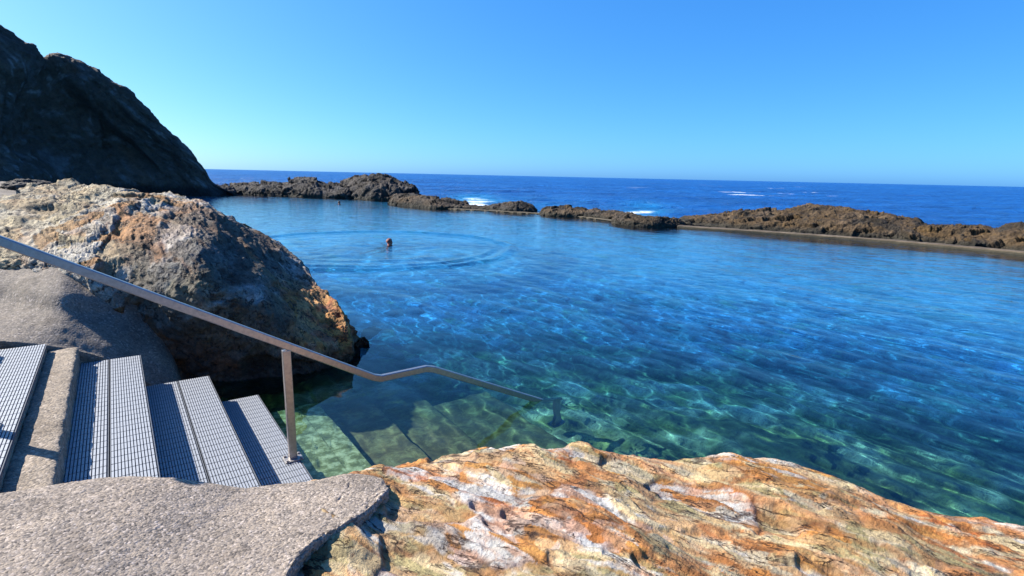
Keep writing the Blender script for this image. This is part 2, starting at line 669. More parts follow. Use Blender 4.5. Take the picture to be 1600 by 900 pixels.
    C = lerp(C, DARK * 1.4, blot * .75)
    white = smooth(.22, .31, fbm(q * np.array([1.7, 5, 5]) + 211, 5, .6))
    C = lerp(C, GREYW * 1.05, white * .75 * (1 - .7 * veins))
    me = grid_mesh('rock_outcrop', P2, nr, nc, {'tint': np.clip(C, 0.01, .9)})
    o = link('rock_outcrop', me, M_FORE)
    tag(o, 'rust orange and cream banded rock filling the foreground beside the pebbled concrete slab', 'rock')


fore_rock()


# ------------------------------------------------------------------ pebbled concrete slab at the lower left
def slab():
    # rows from near the camera to the far rim; each row a line of (x_left, x_right, y, z_left, z_right)
    def row(pts):
        return [hz(x, y, z) for (x, y, z) in pts]
    ridge = [(-420, 830, .98), (-200, 800, .98), (0, 773, .97), (60, 764, .96), (130, 753, .95), (200, 748, .93), (262, 750, .90), (320, 757, .86), (380, 765, .82),
             (430, 760, .80), (490, 754, .795), (540, 745, .79), (590, 750, .785), (606, 766, .785)]
    K = len(ridge)
    def lerp_row(y, xr, zl, zr):
        fr = [(p[0] + 420) / (606 + 420) for p in ridge]
        return [hz(-420 + f * (xr + 420), y, zl + (zr - zl) * (.98 - p[2]) / .195) for f, p in zip(fr, ridge)]
    rows = [lerp_row(1500, 380, .97, .86), lerp_row(1100, 395, .98, .87), lerp_row(960, 428, .98, .87), lerp_row(905, 444, .98, .865),
            lerp_row(868, 466, .98, .855), lerp_row(836, 503, .98, .84), lerp_row(806, 560, .98, .82)]
    rg = [hz(*p) for p in ridge]
    rows.append(rg)
    for (e, dz) in ((.06, -.035), (.11, -.12), (.13, -.4), (.14, -1.2)):
        rr = []
        for p in rg:
            rr.append(p + SN * e + np.array([0, 0, dz]))
        rows.append(rr)
    # right rim drops to the rock
    out = []
    for i, r in enumerate(rows):
        a = r[-1]
        prev = r[-2]
        d = a - prev; d[2] = 0; d /= np.linalg.norm(d)
        out.append(list(r) + [a + d * .008 + np.array([0, 0, -.02]), a + d * .002 + np.array([0, 0, -.055]), a - d * .03 + np.array([0, 0, -.15])])
    nr, nc = 420, 620
    A = equalise(np.array(out), nr)
    A = A.transpose(1, 0, 2)
    top = equalise(A[:K], nc - 60)
    rim = catmull(A[K - 1:], 61)[1:]
    G = np.concatenate([top, rim]).transpose(1, 0, 2)
    N = grid_normals(G)
    if N[nr // 3, nc // 2, 2] < 0:
        N = -N
    P = G.reshape(-1, 3); N = N.reshape(-1, 3)
    col = np.tile(np.arange(nc), nr)
    rimw = smooth(nc - 85, nc - 55, col)
    h = 0.008 * fbm(P * 2.2, 3) + 0.004 * fbm(P * 14, 3) + 0.003 * fbm(P * 70, 3, .65)
    f1, f2, ids, dv = cells(P * 38 + .3 * fbm(P * 20, 2)[:, None])
    h += 0.0012 * (0.5 - f1) + rimw * (0.018 * (0.45 - f1) + .022 * fbm(P * 13 + 3, 4, .6))
    # hairline crack near the right end
    c0, c1 = hz(505, 830, .84), hz(545, 760, .79)
    ab = c1 - c0
    L = np.linalg.norm(ab[:2])
    tt = ((P - c0)[:, :2] @ ab[:2]) / L ** 2
    dist = ((P - c0)[:, 0] * -ab[1] + (P - c0)[:, 1] * ab[0]) / L + .03 * fbm(P * 9, 3) + .012 * fbm(P * 35, 2)
    ck = np.exp(-(dist / .0035) ** 2) * smooth(.0, .25, tt) * (1 - smooth(1.0, 1.1, tt)) * smooth(-.2, .1, fbm(P * 12 + 8, 2))
    h -= .008 * ck
    P2 = P + N * h[:, None]
    me = grid_mesh('concrete_slab', P2, nr, nc)
    o = link('concrete_slab', me, M_CONC)
    tag(o, 'rough pebbled concrete slab in the lower left corner with a ragged broken right edge', 'concrete slab')


slab()


# ------------------------------------------------------------------ path behind the stairs
def path():
    """poured concrete behind the stairs: its near rim follows the ends of the treads, then it climbs away to the left"""
    rim_s = (-5.2, -4.0, -3.2, -2.6, -2.1, -1.8, -1.62, -1.45, -1.25, -1.08, -.92)
    rim_z = (1.0, .99, .97, .95, .90, .84, .79, .72, .60, .44, .26)
    xs = (-700, -450, -250, -120, 0, 50, 95, 135, 170, 195, 214)
    rows = [[], [], []]
    for q, z in zip(rim_s, rim_z):
        e = 2.02 + .04 * math.sin(q * 5)
        rows[0].append(st(q, e + .02, z - 1.0)); rows[1].append(st(q, e, z - .10)); rows[2].append(st(q, e + .05, z))
    for (y, z) in ((478, .96), (440, 1.15), (385, 1.40), (335, 1.62), (310, 1.78), (296, 1.90), (286, 2.0)):
        row = []
        for x in xs:
            dx = max(0, x - 90)
            row.append(np.array([0, 0, (-.55 * smooth(30, 100, np.array([float(x)]))[0] if y < 340 else 0)]) + hz(x, y + .0219 * (x - 100) * smooth(440, 335, np.array([float(y)]))[0] + (.10 * max(x, 0) if y > 430 else 0), z - .0019 * dx * smooth(300, 480, np.array([float(y)]))[0]))
        rows.append(row)
    for (e, dz) in ((2.0, -.25), (4.0, -1.0), (5.5, -3.5)):
        rows.append([p + np.array([-.5, .86, 0]) * e + np.array([0, 0, dz]) for p in rows[9]])
    for r in rows:                      # the right side rounds over and sinks under the boulder
        p = r[-1]
        r.append(p + SS * .13 + np.array([0, 0, -.07])); r.append(p + SS * .28 + np.array([0, 0, -.27])); r.append(p + SS * .38 + np.array([0, 0, -.8]))
    nr, nc = 260, 300
    G = patch(rows, nr, nc)
    N = grid_normals(G)
    if N[nr // 2, nc // 2, 2] < 0:
        N = -N
    P = G.reshape(-1, 3); N = N.reshape(-1, 3)
    h = 0.025 * fbm(P * 1.3, 3) + 0.010 * fbm(P * 8, 4) + .006 * fbm(P * 30, 3)
    me = grid_mesh('path', P + N * h[:, None], nr, nc)
    tag(link('path', me, M_PATH), kind='structure')


path()


# ------------------------------------------------------------------ big boulder
def boulder():
    cols = [
        [(-70, 430, 1.2), (-45, 388, 1.42), (-25, 345, 1.66), (0, 312, 1.88), (40, 288, 2.05)],
        [(30, 455, .98), (55, 405, 1.36), (85, 350, 1.66), (100, 315, 1.88), (108, 286, 2.09)],
        [(140, 485, .82), (150, 435, 1.2), (165, 360, 1.65), (180, 325, 1.87), (190, 297, 2.07)],
        [(215, 610, -.1), (212, 500, .72), (235, 425, 1.28), (255, 350, 1.72), (275, 299, 2.04)],
        [(300, 670, -.6), (292, 560, .3), (300, 458, 1.12), (320, 385, 1.54), (340, 328, 1.82)],
        [(380, 675, -.7), (375, 572, .18), (380, 480, .92), (392, 415, 1.24), (400, 357, 1.47)],
        [(440, 665, -.7), (440, 580, .08), (445, 500, .72), (452, 440, .93), (449, 394, 1.14)],
        [(505, 642, -.8), (498, 578, .02), (500, 522, .46), (508, 482, .62), (500, 443, .82)],
        [(560, 600, -.8), (552, 564, -.05), (548, 530, .30), (545, 500, .52), (531, 474, .66)],
        [(582, 560, -.8), (563, 544, -.05), (562, 526, .20), (560, 510, .34), (552, 499, .42)],
    ]
    rows = []
    for k in range(5):
        rows.append([hz(*c[k]) for c in cols])
    for (e, dz) in ((.5, -.12), (1.1, -.6), (1.6, -1.6), (1.8, -3.2)):
        row = []
        for c in cols:
            p = hz(*c[4])
            d = p - CP; d[2] = 0; d /= np.linalg.norm(d)
            d = d * .9 + np.array([-.05, .05, 0])
            row.append(p + d * e * (.45 + .55 * min(1, p[2] / 1.2)) + np.array([0, 0, dz]))
        rows.append(row)
    # close the right end: an extra column tucked behind the tip
    for i, r in enumerate(rows):
        p = r[-1]
        r.append(p + np.array([.02, .35, -.25 - .1 * i]))
    nr, nc = 520, 640
    G = patch(rows, nr, nc)
    N = grid_normals(G)
    if N[nr // 3, nc // 3, 2] < 0:
        N = -N
    P = G.reshape(-1, 3); N = N.reshape(-1, 3)
    bed = rot_to((.62, -.6, -.5), (.6, .75, -.1), None)
    wv = P + .25 * np.stack([fbm(P * .9 + 11 * k, 3) for k in range(3)], 1)
    q = wv @ bed.T
    h1, e1, i1 = faceted(P, bed, (1.3, .5, .5), .35, 1.2, .07, .11)
    h2, e2, i2 = faceted(P + 7.7, bed, (.34, .15, .15), .12, 4, .022, .035)
    lay = ridged(q * np.array([1.2, 5, 5]), 4, .55)
    rough_zone = smooth(-5.4, -6.6, P[:, 0]) + .35
    pits = ridged(P * 4.2 + 3, 4, .6)
    crack = np.exp(-(e1 / .045) ** 2)
    h1 = blur(h1 - .03 * crack * smooth(0, .3, fbm(P * 1.3 + 88, 2)), nr, nc, 3); h2 = blur(h2, nr, nc, 2)
    h = .12 * fbm(P * .9 + 4, 3) + h1 + h2 + .05 * lay + .012 * fbm(P * 28, 3, .65) + .012 * rough_zone * pits + .013 * fbm(P * 11, 4, .6) - .05
    P2 = P + N * h[:, None]
    x = P[:, 0]
    t1 = np.clip(_CR[i1, 7] * .6 + .4 * (.5 + 1.2 * fbm(P * 1.1 + 9, 3)), 0, 1)
    OLV = np.array((.27, .222, .135))
    C = pal(i1, t1, [(1, OLV), (1, OLV * 1.15), (1, CREAM * .7), (.8, PALE * .8), (.8, OCHRE * .65), (.9, np.array((.16, .135, .11)))])
    left = smooth(-5.0, -6.4, x + .5 * fbm(P * .8, 3))
    C = lerp(C, OLV * 1.05, left * .75)
    rust = smooth(.02, .38, fbm(q * np.array([.9, 2.6, 2.6]) + 31, 5, .62))
    C = lerp(C, np.array((.27, .115, .045)), rust * .62 * (1 - .6 * left))
    pale = smooth(.06, .26, fbm(wv * 1.1 + 77, 4, .55))
    C = lerp(C, np.array((.33, .34, .33)), pale * .8 * (1 - .7 * left))
    tip = smooth(1.15, .5, np.linalg.norm((P - hz(525, 492, .48)) * np.array([1, .75, 1]), axis=1) + .25 * fbm(P * 3, 3))
    def near(px, py, z, rad):
        return smooth(rad, rad * .45, np.linalg.norm((P - hz(px, py, z)) * np.array([1, .6, 1]), axis=1) + .3 * rad * fbm(P * 2.2 + px, 4, .6) * 2)
    C = lerp(C, np.array((.47, .48, .46)), near(275, 415, 1.4, .75) * .8)
    C = lerp(C, np.array((.40, .19, .09)), near(290, 350, 1.7, .9) * .35)
    C = lerp(C, np.array((.50, .50, .48)), near(425, 410, 1.33, .42) * .8)
    C = lerp(C, np.array((.42, .33, .12)), near(300, 440, 1.2, .35) * .7)
    C = lerp(C, lerp(np.tile(OCHRE * .95, (len(P), 1)), RUST, smooth(-.1, .3, fbm(P * 5 + 60, 3))), tip * .85)
    lich = smooth(.22, .36, fbm(P * 5.5 + 41, 5, .65)) * (.45 + .4 * left)
    C = lerp(C, DARK * 1.2, lich)
    C = lerp(C, DARK, crack * .3)
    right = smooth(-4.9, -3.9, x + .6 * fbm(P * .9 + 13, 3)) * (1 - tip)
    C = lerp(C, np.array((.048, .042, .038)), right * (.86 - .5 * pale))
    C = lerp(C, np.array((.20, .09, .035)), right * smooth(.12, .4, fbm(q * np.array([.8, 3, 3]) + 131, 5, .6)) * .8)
    # the tide line: wet, weed-dark stone just over the water, a stain of its own
    wet = smooth(.36, .10, P[:, 2] + .15 * fbm(P * 1.8 + 5, 3)) * smooth(-3.9, -3.0, x)
    C = lerp(C, np.array((.035, .032, .028)), wet * .9)
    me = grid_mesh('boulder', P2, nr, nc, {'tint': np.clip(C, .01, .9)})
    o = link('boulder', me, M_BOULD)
    tag(o, 'large weathered cream and rust boulder sloping into the pool, with an orange tip', 'boulder')


boulder()


def lump(name, c, rad, seed, colr, label, m, rot=0.0):
    nr, nc = 70, 110
    th = np.linspace(0.02, math.pi - .02, nr)[:, None]; ph = np.linspace(0, 2 * math.pi, nc)[None, :]
    U = np.stack([np.sin(th) * np.cos(ph), np.sin(th) * np.sin(ph), np.cos(th) + 0 * ph], 2).reshape(-1, 3)
    r = 1 + .35 * fbm(U * 1.6 + seed, 3) + .12 * fbm(U * 5 + seed, 3, .6)
    f1, f2, ids, dv = cells(U * 2.4 + seed)
    r = r + .18 * (_CR[ids, 3] - .5) + .05 * fbm(U * 14 + seed, 2)
    P = U * r[:, None] * np.array(rad)
    cr, sr = math.cos(rot), math.sin(rot)
    P = np.stack([P[:, 0] * cr - P[:, 1] * sr, P[:, 0] * sr + P[:, 1] * cr, P[:, 2]], 1) + c
    C = np.array(colr)[None, :] * (1 + .5 * fbm(P * 6, 3))[:, None]
    o = link(name, grid_mesh(name, P, nr, nc, {'tint': np.clip(C, .01, .9)}), m)
    tag(o, label, 'rock')


lump('rock', hz(48, 297, 1.86), (.52, .4, .22), 3.1, (.06, .05, .042), 'small dark jagged rock lying on the path above the big boulder, at the left edge', M_BOULD, .3)


# ------------------------------------------------------------------ cliff
def cliff():
    # ridge seen against the sky, then down the slab face to the water
    ridge = [(-900, -520, 40), (-500, -240, 41), (-250, -90, 42), (-100, -10, 43), (0, 44, 44), (42, 76, 45), (68, 93, 46), (92, 88, 47), (135, 106, 48), (185, 135, 49),
             (235, 180, 50), (275, 216, 50.5), (303, 245, 51), (318, 268, 51.3), (330, 286, 51.6), (358, 300, 52), (372, 306, 52.2)]
    base = [(-900, 330), (-500, 320), (-250, 315), (-100, 312), (0, 310), (40, 310), (72, 309), (100, 309), (140, 309), (185, 309), (235, 309), (275, 309), (303, 310), (320, 310.5), (336, 311), (358, 309), (374, 308)]
    rows = []
    fr = (0, .12, .3, .5, .7, .86, 1.0)
    R = [hy(*r) for r in ridge]
    for k in range(3):
        R[k][2] = (12.5, 14.0, 14.8)[k]
    B = [hz(b[0], b[1], -.25) for b in base]
    for b in range(9):          # keep the foot of the hidden part inland
        B[b] = B[b] * 0 + hy(base[b][0], base[b][1], 33 + b * 1.7) if b < 9 else B[b]
    for f in fr:
        g = f
        row = []
        for r, b in zip(R, B):
            p = b + (r - b) * g
            bul = math.sin(math.pi * g) * .07 * np.linalg.norm(r - b)
            row.append(p + np.array([.75, -.55, .25]) * bul)
        rows.append(row)
    for (e, dz) in ((2.5, -.6), (7, -3), (14, -14)):
        rows.append([r + np.array([-e * .75, e * .8, dz * min(1, max(.1, r[2] / 8))]) for r in R])
    nr, nc = 360, 620
    G = patch(rows, nr, nc)
    N = grid_normals(G)
    if N[nr // 3, nc // 2, 1] > 0:
        N = -N
    P = G.reshape(-1, 3); N = N.reshape(-1, 3)
    dip = rot_to((.72, .1, -.68), (.5, -.6, .45), None)
    wv = P + 1.2 * np.stack([fbm(P * .16 + 13 * k, 3) for k in range(3)], 1)
    q = wv @ dip.T
    h1, e1, i1 = faceted(P, dip, (9, 2.2, 2.6), 1.0, .25, .8, 1.0)
    h2, e2, i2 = faceted(P + 5, dip, (3, .8, .9), .5, .6, .22, .32)
    lay = ridged(q * np.array([.12, .7, .7]), 5, .55)
    ht = np.clip(P[:, 2] / 4, .25, 1)
    h1 = blur(h1, nr, nc, 2); h2 = blur(h2, nr, nc, 1)
    h = (.35 * fbm(P * .2, 4) + .7 * h1 + h2 * .9 + .5 * lay + .14 * fbm(P * 1.3, 4) - .35) * ht
    rel = P - CP
    dz_ = rel @ CF
    pxx = 800 + F * (rel @ CR) / dz_; pyy = 450 - F * (rel @ CU) / dz_
    w1 = fbm(P * .35 + 2, 3) * 14
    ledge = 1.5 * smooth(7, -5, pxx - (72 + (pyy - 90) * 1.02) + w1) + .8 * smooth(6, -4, pxx - (150 + (pyy - 120) * .95) + w1) * smooth(140, 180, pyy)
    h = h + ledge * ht * smooth(305, 240, pyy) * smooth(88, 150, pyy)
    P2 = P + N * h[:, None]
    base_c = np.array((.085, .062, .046))
    C = np.tile(base_c, (len(P), 1))
    C = lerp(C, np.array((.15, .145, .14)), smooth(.1, .4, fbm(q * np.array([.15, 1.4, 1.4]) + 9, 4)) * .6)
    C = lerp(C, np.array((.13, .075, .045)), smooth(.1, .4, fbm(q * np.array([.2, .8, .8]) + 59, 4)) * .6)
    C = lerp(C, np.array((.24, .235, .23)), smooth(.18, .42, fbm(q * np.array([.10, 2.4, 2.4]) + 19, 4)) * smooth(-.1, .3, fbm(P * .25 + 4, 3)) * .8)
    top = smooth(1.0, 0.0, np.abs(np.tile(np.linspace(0, 1, nr)[:, None], (1, nc)).ravel() - .74) * 9) 
    C = lerp(C, np.array((.34, .25, .16)), top * smooth(-.1, .2, fbm(P * .5 + 3, 3)) * .8)  # sunlit brown crest of the cliff, painted into the tint
    C = lerp(C, np.array((.02, .018, .016)), smooth(1.2, .4, P[:, 2]))
    me = grid_mesh('cliff', P2, nr, nc, {'tint': np.clip(C, .008, .9)})
    tag(link('cliff', me, M_CLIFF), kind='structure')


cliff()


# ------------------------------------------------------------------ reef rocks round the pool
def blob(name, px0, px1, ytop, ybase, seed, tone, peak=.5, depth=None, crag=1.0, label='', top2=None, res=(110, 200), group=None):
    """a craggy rock standing on the rim, from pixel column px0 to px1, foot on the water line"""
    xm = (px0 + px1) / 2
    foot = hz(xm, ybase, 0)
    dist = foot[1]
    sc = np.linalg.norm(foot - CP) / math.sqrt(F * F + (xm - 800) ** 2)
    a = hz(px0, ybase if not isinstance(ybase, tuple) else ybase[0], 0)
    A = hz(px0, ybase - 0.0219 * 0 , 0)
    wid = (px1 - px0) * sc
    dp = depth or max(1.2, wid * .45)
    # top height from the silhouette
    tx = px0 + (px1 - px0) * peak
    return foot, wid, dp


def reef_rock(pts, ytops, tone, seed, dp, label, crag=1.0, group=None, res=(120, 220)):
    """pts: [(px, py_waterline)...] along the front foot; ytops: silhouette pixel y over each; one rock with its own back"""
    K = len(pts)
    rows = [[], [], [], [], [], [], [], []]
    for (x, yb), yt in zip(pts, ytops):
        f = hz(x, yb, 0)
        d = f - CP; d[2] = 0; d /= np.linalg.norm(d)
        Yc = f[1] + d[1] * dp * .45
        c = hy(x, yt, Yc)
        hgt = max(.06, c[2] * .86)
        rows[0].append(f - d * .25 + np.array([0, 0, -1.5]))
        rows[1].append(f + np.array([0, 0, -.25]))
        rows[2].append(f + d * dp * .03 + np.array([0, 0, .30 * hgt]))
        rows[3].append(f + d * dp * .18 + np.array([0, 0, .68 * hgt]))
        rows[4].append(f + d * dp * .45 + np.array([0, 0, hgt]))
        rows[5].append(f + d * dp * .7 + np.array([0, 0, .75 * hgt]))
        rows[6].append(f + d * dp * .95 + np.array([0, 0, .15 * hgt - .1]))
        rows[7].append(f + d * dp * 1.1 + np.array([0, 0, -1.5]))
    # close both ends
    for r in rows:
        r[0] = r[0] * 1.0
    mid0 = (np.array(rows[1][0]) + np.array(rows[6][0])) / 2 + np.array([0, 0, -.9])
    mid1 = (np.array(rows[1][-1]) + np.array(rows[6][-1])) / 2 + np.array([0, 0, -.9])
    for r in rows:
        v0 = np.array(r[0]); v1 = np.array(r[-1])
        e0 = v0 - np.array(r[1]); e1 = v1 - np.array(r[-2])
        r.insert(0, mid0 * .5 + v0 * .5 + e0 * .25 + np.array([0, 0, -.5]))
        r.append(mid1 * .5 + v1 * .5 + e1 * .25 + np.array([0, 0, -.5]))
    nr, nc = res
    G = patch(rows, nr, nc)
    N = grid_normals(G)
    if N[nr // 2, nc // 2, 2] < 0:
        N = -N
    P = G.reshape(-1, 3); N = N.reshape(-1, 3)
    Q = P + seed * 19.3
    hm = max(.25, P[:, 2].max())
    s = hm * .55 + .12
    bed = rot_to((1, -.5, .1), (.3, .5, .8), None)
    h1, e1, i1 = faceted(Q, bed, (2.4 * s, .9 * s, .5 * s), .5 * s, .9 / s, .34 * s, .5 * s)
    h2, e2, i2 = faceted(Q + 3, bed, (.9 * s, .34 * s, .2 * s), .2 * s, 2.5 / s, .05 * s, .08 * s)
    h = crag * (h1 + h2 + .14 * s * ridged(Q * (.8 / s), 4, .6) + .10 * s * fbm(Q * (5 / s), 3)) - .17 * s
    up = np.clip((P[:, 2] + .35) / .6, .1, 1)
    P2 = P + N * (h * up)[:, None]
    grey, brown = np.array((.05, .045, .044)), np.array((.092, .055, .021))
    C = lerp(np.tile(grey, (len(P), 1)), brown, np.clip(tone + .5 * fbm(Q * .7, 3), 0, 1))
    C = lerp(C, C * 1.7 + .02, smooth(.1, .4, fbm(Q * 1.1 + 33, 4)) * .6)
    C = lerp(C, np.array((.022, .019, .015)), smooth(-.02, .22, fbm(Q * np.array([.8, .8, 1.6]) + 8, 4, .6)) * .85)  # dark patches painted to stand in for shaded cavities
    C = lerp(C, np.array((.03, .028, .02)), smooth(.34, .10, P2[:, 2] + .1 * fbm(Q * 1.5, 2)) * .85)
    me = grid_mesh('reef_rock', P2, nr, nc, {'tint': np.clip(C, .008, .8)})
    o = link('reef_rock', me, M_REEF)
    tag(o, label, 'rock', group)
    return o


GR = 'rocks along the far edge of the pool'
reef_rock([(325, 304), (345, 304), (366, 304)], [294, 285, 292], 0.0, 1, 4, 'small dark rock at the foot of the cliff where the pool begins', group=GR)
reef_rock([(362, 303), (385, 304), (410, 305), (442, 306)], [286, 281, 281, 288], 0.0, 2, 5, 'low dark grey rock just right of the cliff foot', group=GR)
reef_rock([(432, 305), (460, 307), (485, 308), (515, 309), (545, 310)], [284, 276, 274, 281, 286], 0.05, 3, 6, 'dark grey reef rock between the lowest cliff rock and the tallest one', group=GR)
reef_rock([(528, 308), (550, 310), (575, 312), (605, 313), (635, 314), (655, 317)], [284, 269, 268, 267, 285, 302], 0.08, 4, 8, 'tallest craggy dark grey rock at the far end of the pool', group=GR, res=(150, 240))
reef_rock([(612, 320), (640, 323), (670, 326), (700, 327), (732, 327)], [304, 300, 304, 309, 317], 0.5, 5, 4, 'long low brown rock sloping down right of the tallest grey rock', group=GR)
reef_rock([(722, 327), (745, 328), (772, 329)], [320, 320, 324], 0.5, 6, 2.2, 'thin low brown ledge beside the white surf', group=GR)
reef_rock([(764, 329), (785, 331), (810, 332), (836, 332)], [322, 312, 311, 323], 0.25, 7, 3, 'small dark humped rock standing alone on the rim', group=GR)
reef_rock([(846, 336), (868, 338), (895, 339), (922, 340)], [326, 320, 321, 329], 0.75, 8, 2.4, 'small olive brown rock right of the lone dark hump', group=GR)
reef_rock([(912, 340), (940, 343), (970, 346), (1003, 349)], [329, 325, 328, 337], 0.6, 9, 2.2, 'low brown rock joined to the weedy one in the middle of the rim', group=GR)
reef_rock([(958, 350), (985, 353), (1015, 355), (1045, 355), (1070, 354)], [336, 333, 335, 337, 346], 0.65, 10, 1.6, 'weedy brown rock jutting into the pool at the start of the low wall', group=GR)
reef_rock([(1062, 351), (1110, 354), (1160, 358), (1215, 362), (1270, 366), (1330, 371), (1390, 376), (1440, 380)],
          [345, 333, 325, 320, 316, 319, 330, 349], 0.8, 11, 5.5, 'largest brown reef rock humped behind the low wall on the right', group=GR, res=(170, 340))
reef_rock([(1392, 375), (1430, 379), (1470, 382), (1510, 385), (1560, 389)], [356, 346, 345, 347, 362], 0.9, 12, 3.4, 'tan rock right of the largest reef rock', group=GR)
reef_rock([(1500, 386), (1550, 391), (1610, 397), (1690, 404), (1800, 414)], [368, 353, 338, 330, 332], 0.9, 13, 4.2, 'ledged brown rock cut by the right edge of the picture', group=GR, res=(140, 240))


# low concrete wall along the rim
def pool_wall():
    root = empty('pool_wall', hz(1062, 357, 0))
    tag(root, 'low tan concrete wall holding the pool along the reef on the right', 'wall')
    def run(pts, width, top, name, seed):
        A = np.array([hz(x, y, 0) for x, y in pts])
        A = catmull(A, 160)
        T = np.gradient(A, axis=0); T[:, 2] = 0; T /= np.linalg.norm(T, axis=1)[:, None]
        O = np.stack([-T[:, 1], T[:, 0], T[:, 2]], 1)
        prof = [(0, -1.2), (0, top * .55), (.0, top - .03), (.03, top), (width * .5, top + .01), (width - .03, top), (width, top - .03), (width, -1.2)]
        rows = [A + O * a + np.array([0, 0, z]) for a, z in prof]
        D = np.array(rows)
        D = np.concatenate([np.linspace(D[i], D[i + 1], 5)[:-1] for i in range(len(D) - 1)] + [D[-1:]])
        P = D.reshape(-1, 3)
        P = P + .03 * np.stack([fbm(P * 1.2 + seed + 5 * k, 4, .6) for k in range(3)], 1) + .012 * np.stack([fbm(P * 7 + seed + 5 * k, 2) for k in range(3)], 1)
        me = grid_mesh(name, P, D.shape[0], D.shape[1])
        return link(name, me, M_WALL, root)
    run([(1058, 356), (1130, 361), (1220, 367), (1330, 375), (1440, 384), (1600, 399), (1800, 420), (2100, 455)], .55, .11, 'wall_run', 3)
    run([(700, 327), (760, 330), (830, 334), (890, 338), (965, 347)], .5, .06, 'wall_run', 8)


def wall_material():
    m, t, bs = mat('weedy_concrete')
    v = coords(t)
    n1 = noise(t, v, 1.4, 8, .7)
    c = ramp(t, n1, [(.3, (.03, .022, .012)), (.5, (.085, .06, .035)), (.7, (.17, .13, .085))])
    gz = nd(t, 'ShaderNodeNewGeometry')
    sp = nd(t, 'ShaderNodeSeparateXYZ')
    t.links.new(gz.outputs['Position'], sp.inputs[0])
    tide = ramp(t, sp.outputs[2], [(0.04, (1, 1, 1)), (0.11, (0, 0, 0))])
    c = mixc(t, 'MIX', tide, c, (.05, .04, .022))
    t.links.new(c, bs.inputs['Base Color'])
    bs.inputs['Roughness'].default_value = .85
    bump(t, bs, n1, .06)
    return m


M_WALL = wall_material()
pool_wall()


# ------------------------------------------------------------------ staircase
def rough_box(name, s0, s1, n0, n1, z0, z1, m, parent, rnd=.02, amp=.008, step=.03):
    """a concrete block with softened, chipped edges, in the stair frame"""
    bm = bmesh.new()
    box(bm, (s0, n0, z0), (s1, n1, z1))
    bmesh.ops.bevel(bm, geom=list(bm.edges), offset=rnd, segments=2, affect='EDGES', profile=.5)
    ln = max(1, int((n1 - n0) / step))
    for k in range(1, ln):
        y = n0 + (n1 - n0) * k / ln
        bmesh.ops.bisect_plane(bm, geom=bm.verts[:] + bm.edges[:] + bm.faces[:], plane_co=(0, y, 0), plane_no=(0, 1, 0))
    for k in range(1, max(2, int((s1 - s0) / .05))):
        x = s0 + (s1 - s0) * k / max(2, int((s1 - s0) / .05))
        bmesh.ops.bisect_plane(bm, geom=bm.verts[:] + bm.edges[:] + bm.faces[:], plane_co=(x, 0, 0), plane_no=(1, 0, 0))
    bm.verts.ensure_lookup_table()
    P = np.array([v.co[:] for v in bm.verts])
    D = np.stack([fbm(P * 9 + s0 * 10 + 5 * k, 4, .6) for k in range(3)], 1) * amp
    edge = ((P[:, 0] > s1 - .04).astype(float) + (P[:, 0] < s0 + .02)) * (P[:, 2] > z1 - .05)
    D[:, 0] += edge * fbm(P * 16 + 3, 3) * amp * 1.6
    for v, p in zip(bm.verts, P + D):
        v.co = st(*p)
    me = bm_mesh(bm, name, smooth_=True)
    return link(name, me, m, parent)


def grating(parent, s0, s1, n0, n1, z):
    bm = bmesh.new()
    pitch, bw, depth = .0185, .0122, .012
    nb = int(round((s1 - s0 - .01) / pitch))
    seg = .098
    ns = int((n1 - n0) / seg)
    fr = lambda x, y, zz: st(x, y, zz)
    for i in range(nb):
        a = s0 + .006 + i * (s1 - s0 - .012) / nb
        for k in range(ns + 1):
            y0 = n0 + k * seg
            y1 = min(y0 + seg - .008, n1)
            if y1 - y0 < .02:
                continue
            box(bm, (a, y0, z - depth), (a + bw, y1, z), fr)
    me = bm_mesh(bm, 'grating')
    g = link('grating', me, M_GRATE, parent)
    bm = bmesh.new()
    box(bm, (s0, n0, z - .024), (s1, n1, z - .0122), fr)
    box(bm, (s0, n0, z - .016), (s0 + .004, n1, z + .001), fr)
    box(bm, (s1 - .004, n0, z - .016), (s1, n1, z + .001), fr)
    link('grating_tray', bm_mesh(bm, 'grating_tray'), M_UNDER, g)
    return g


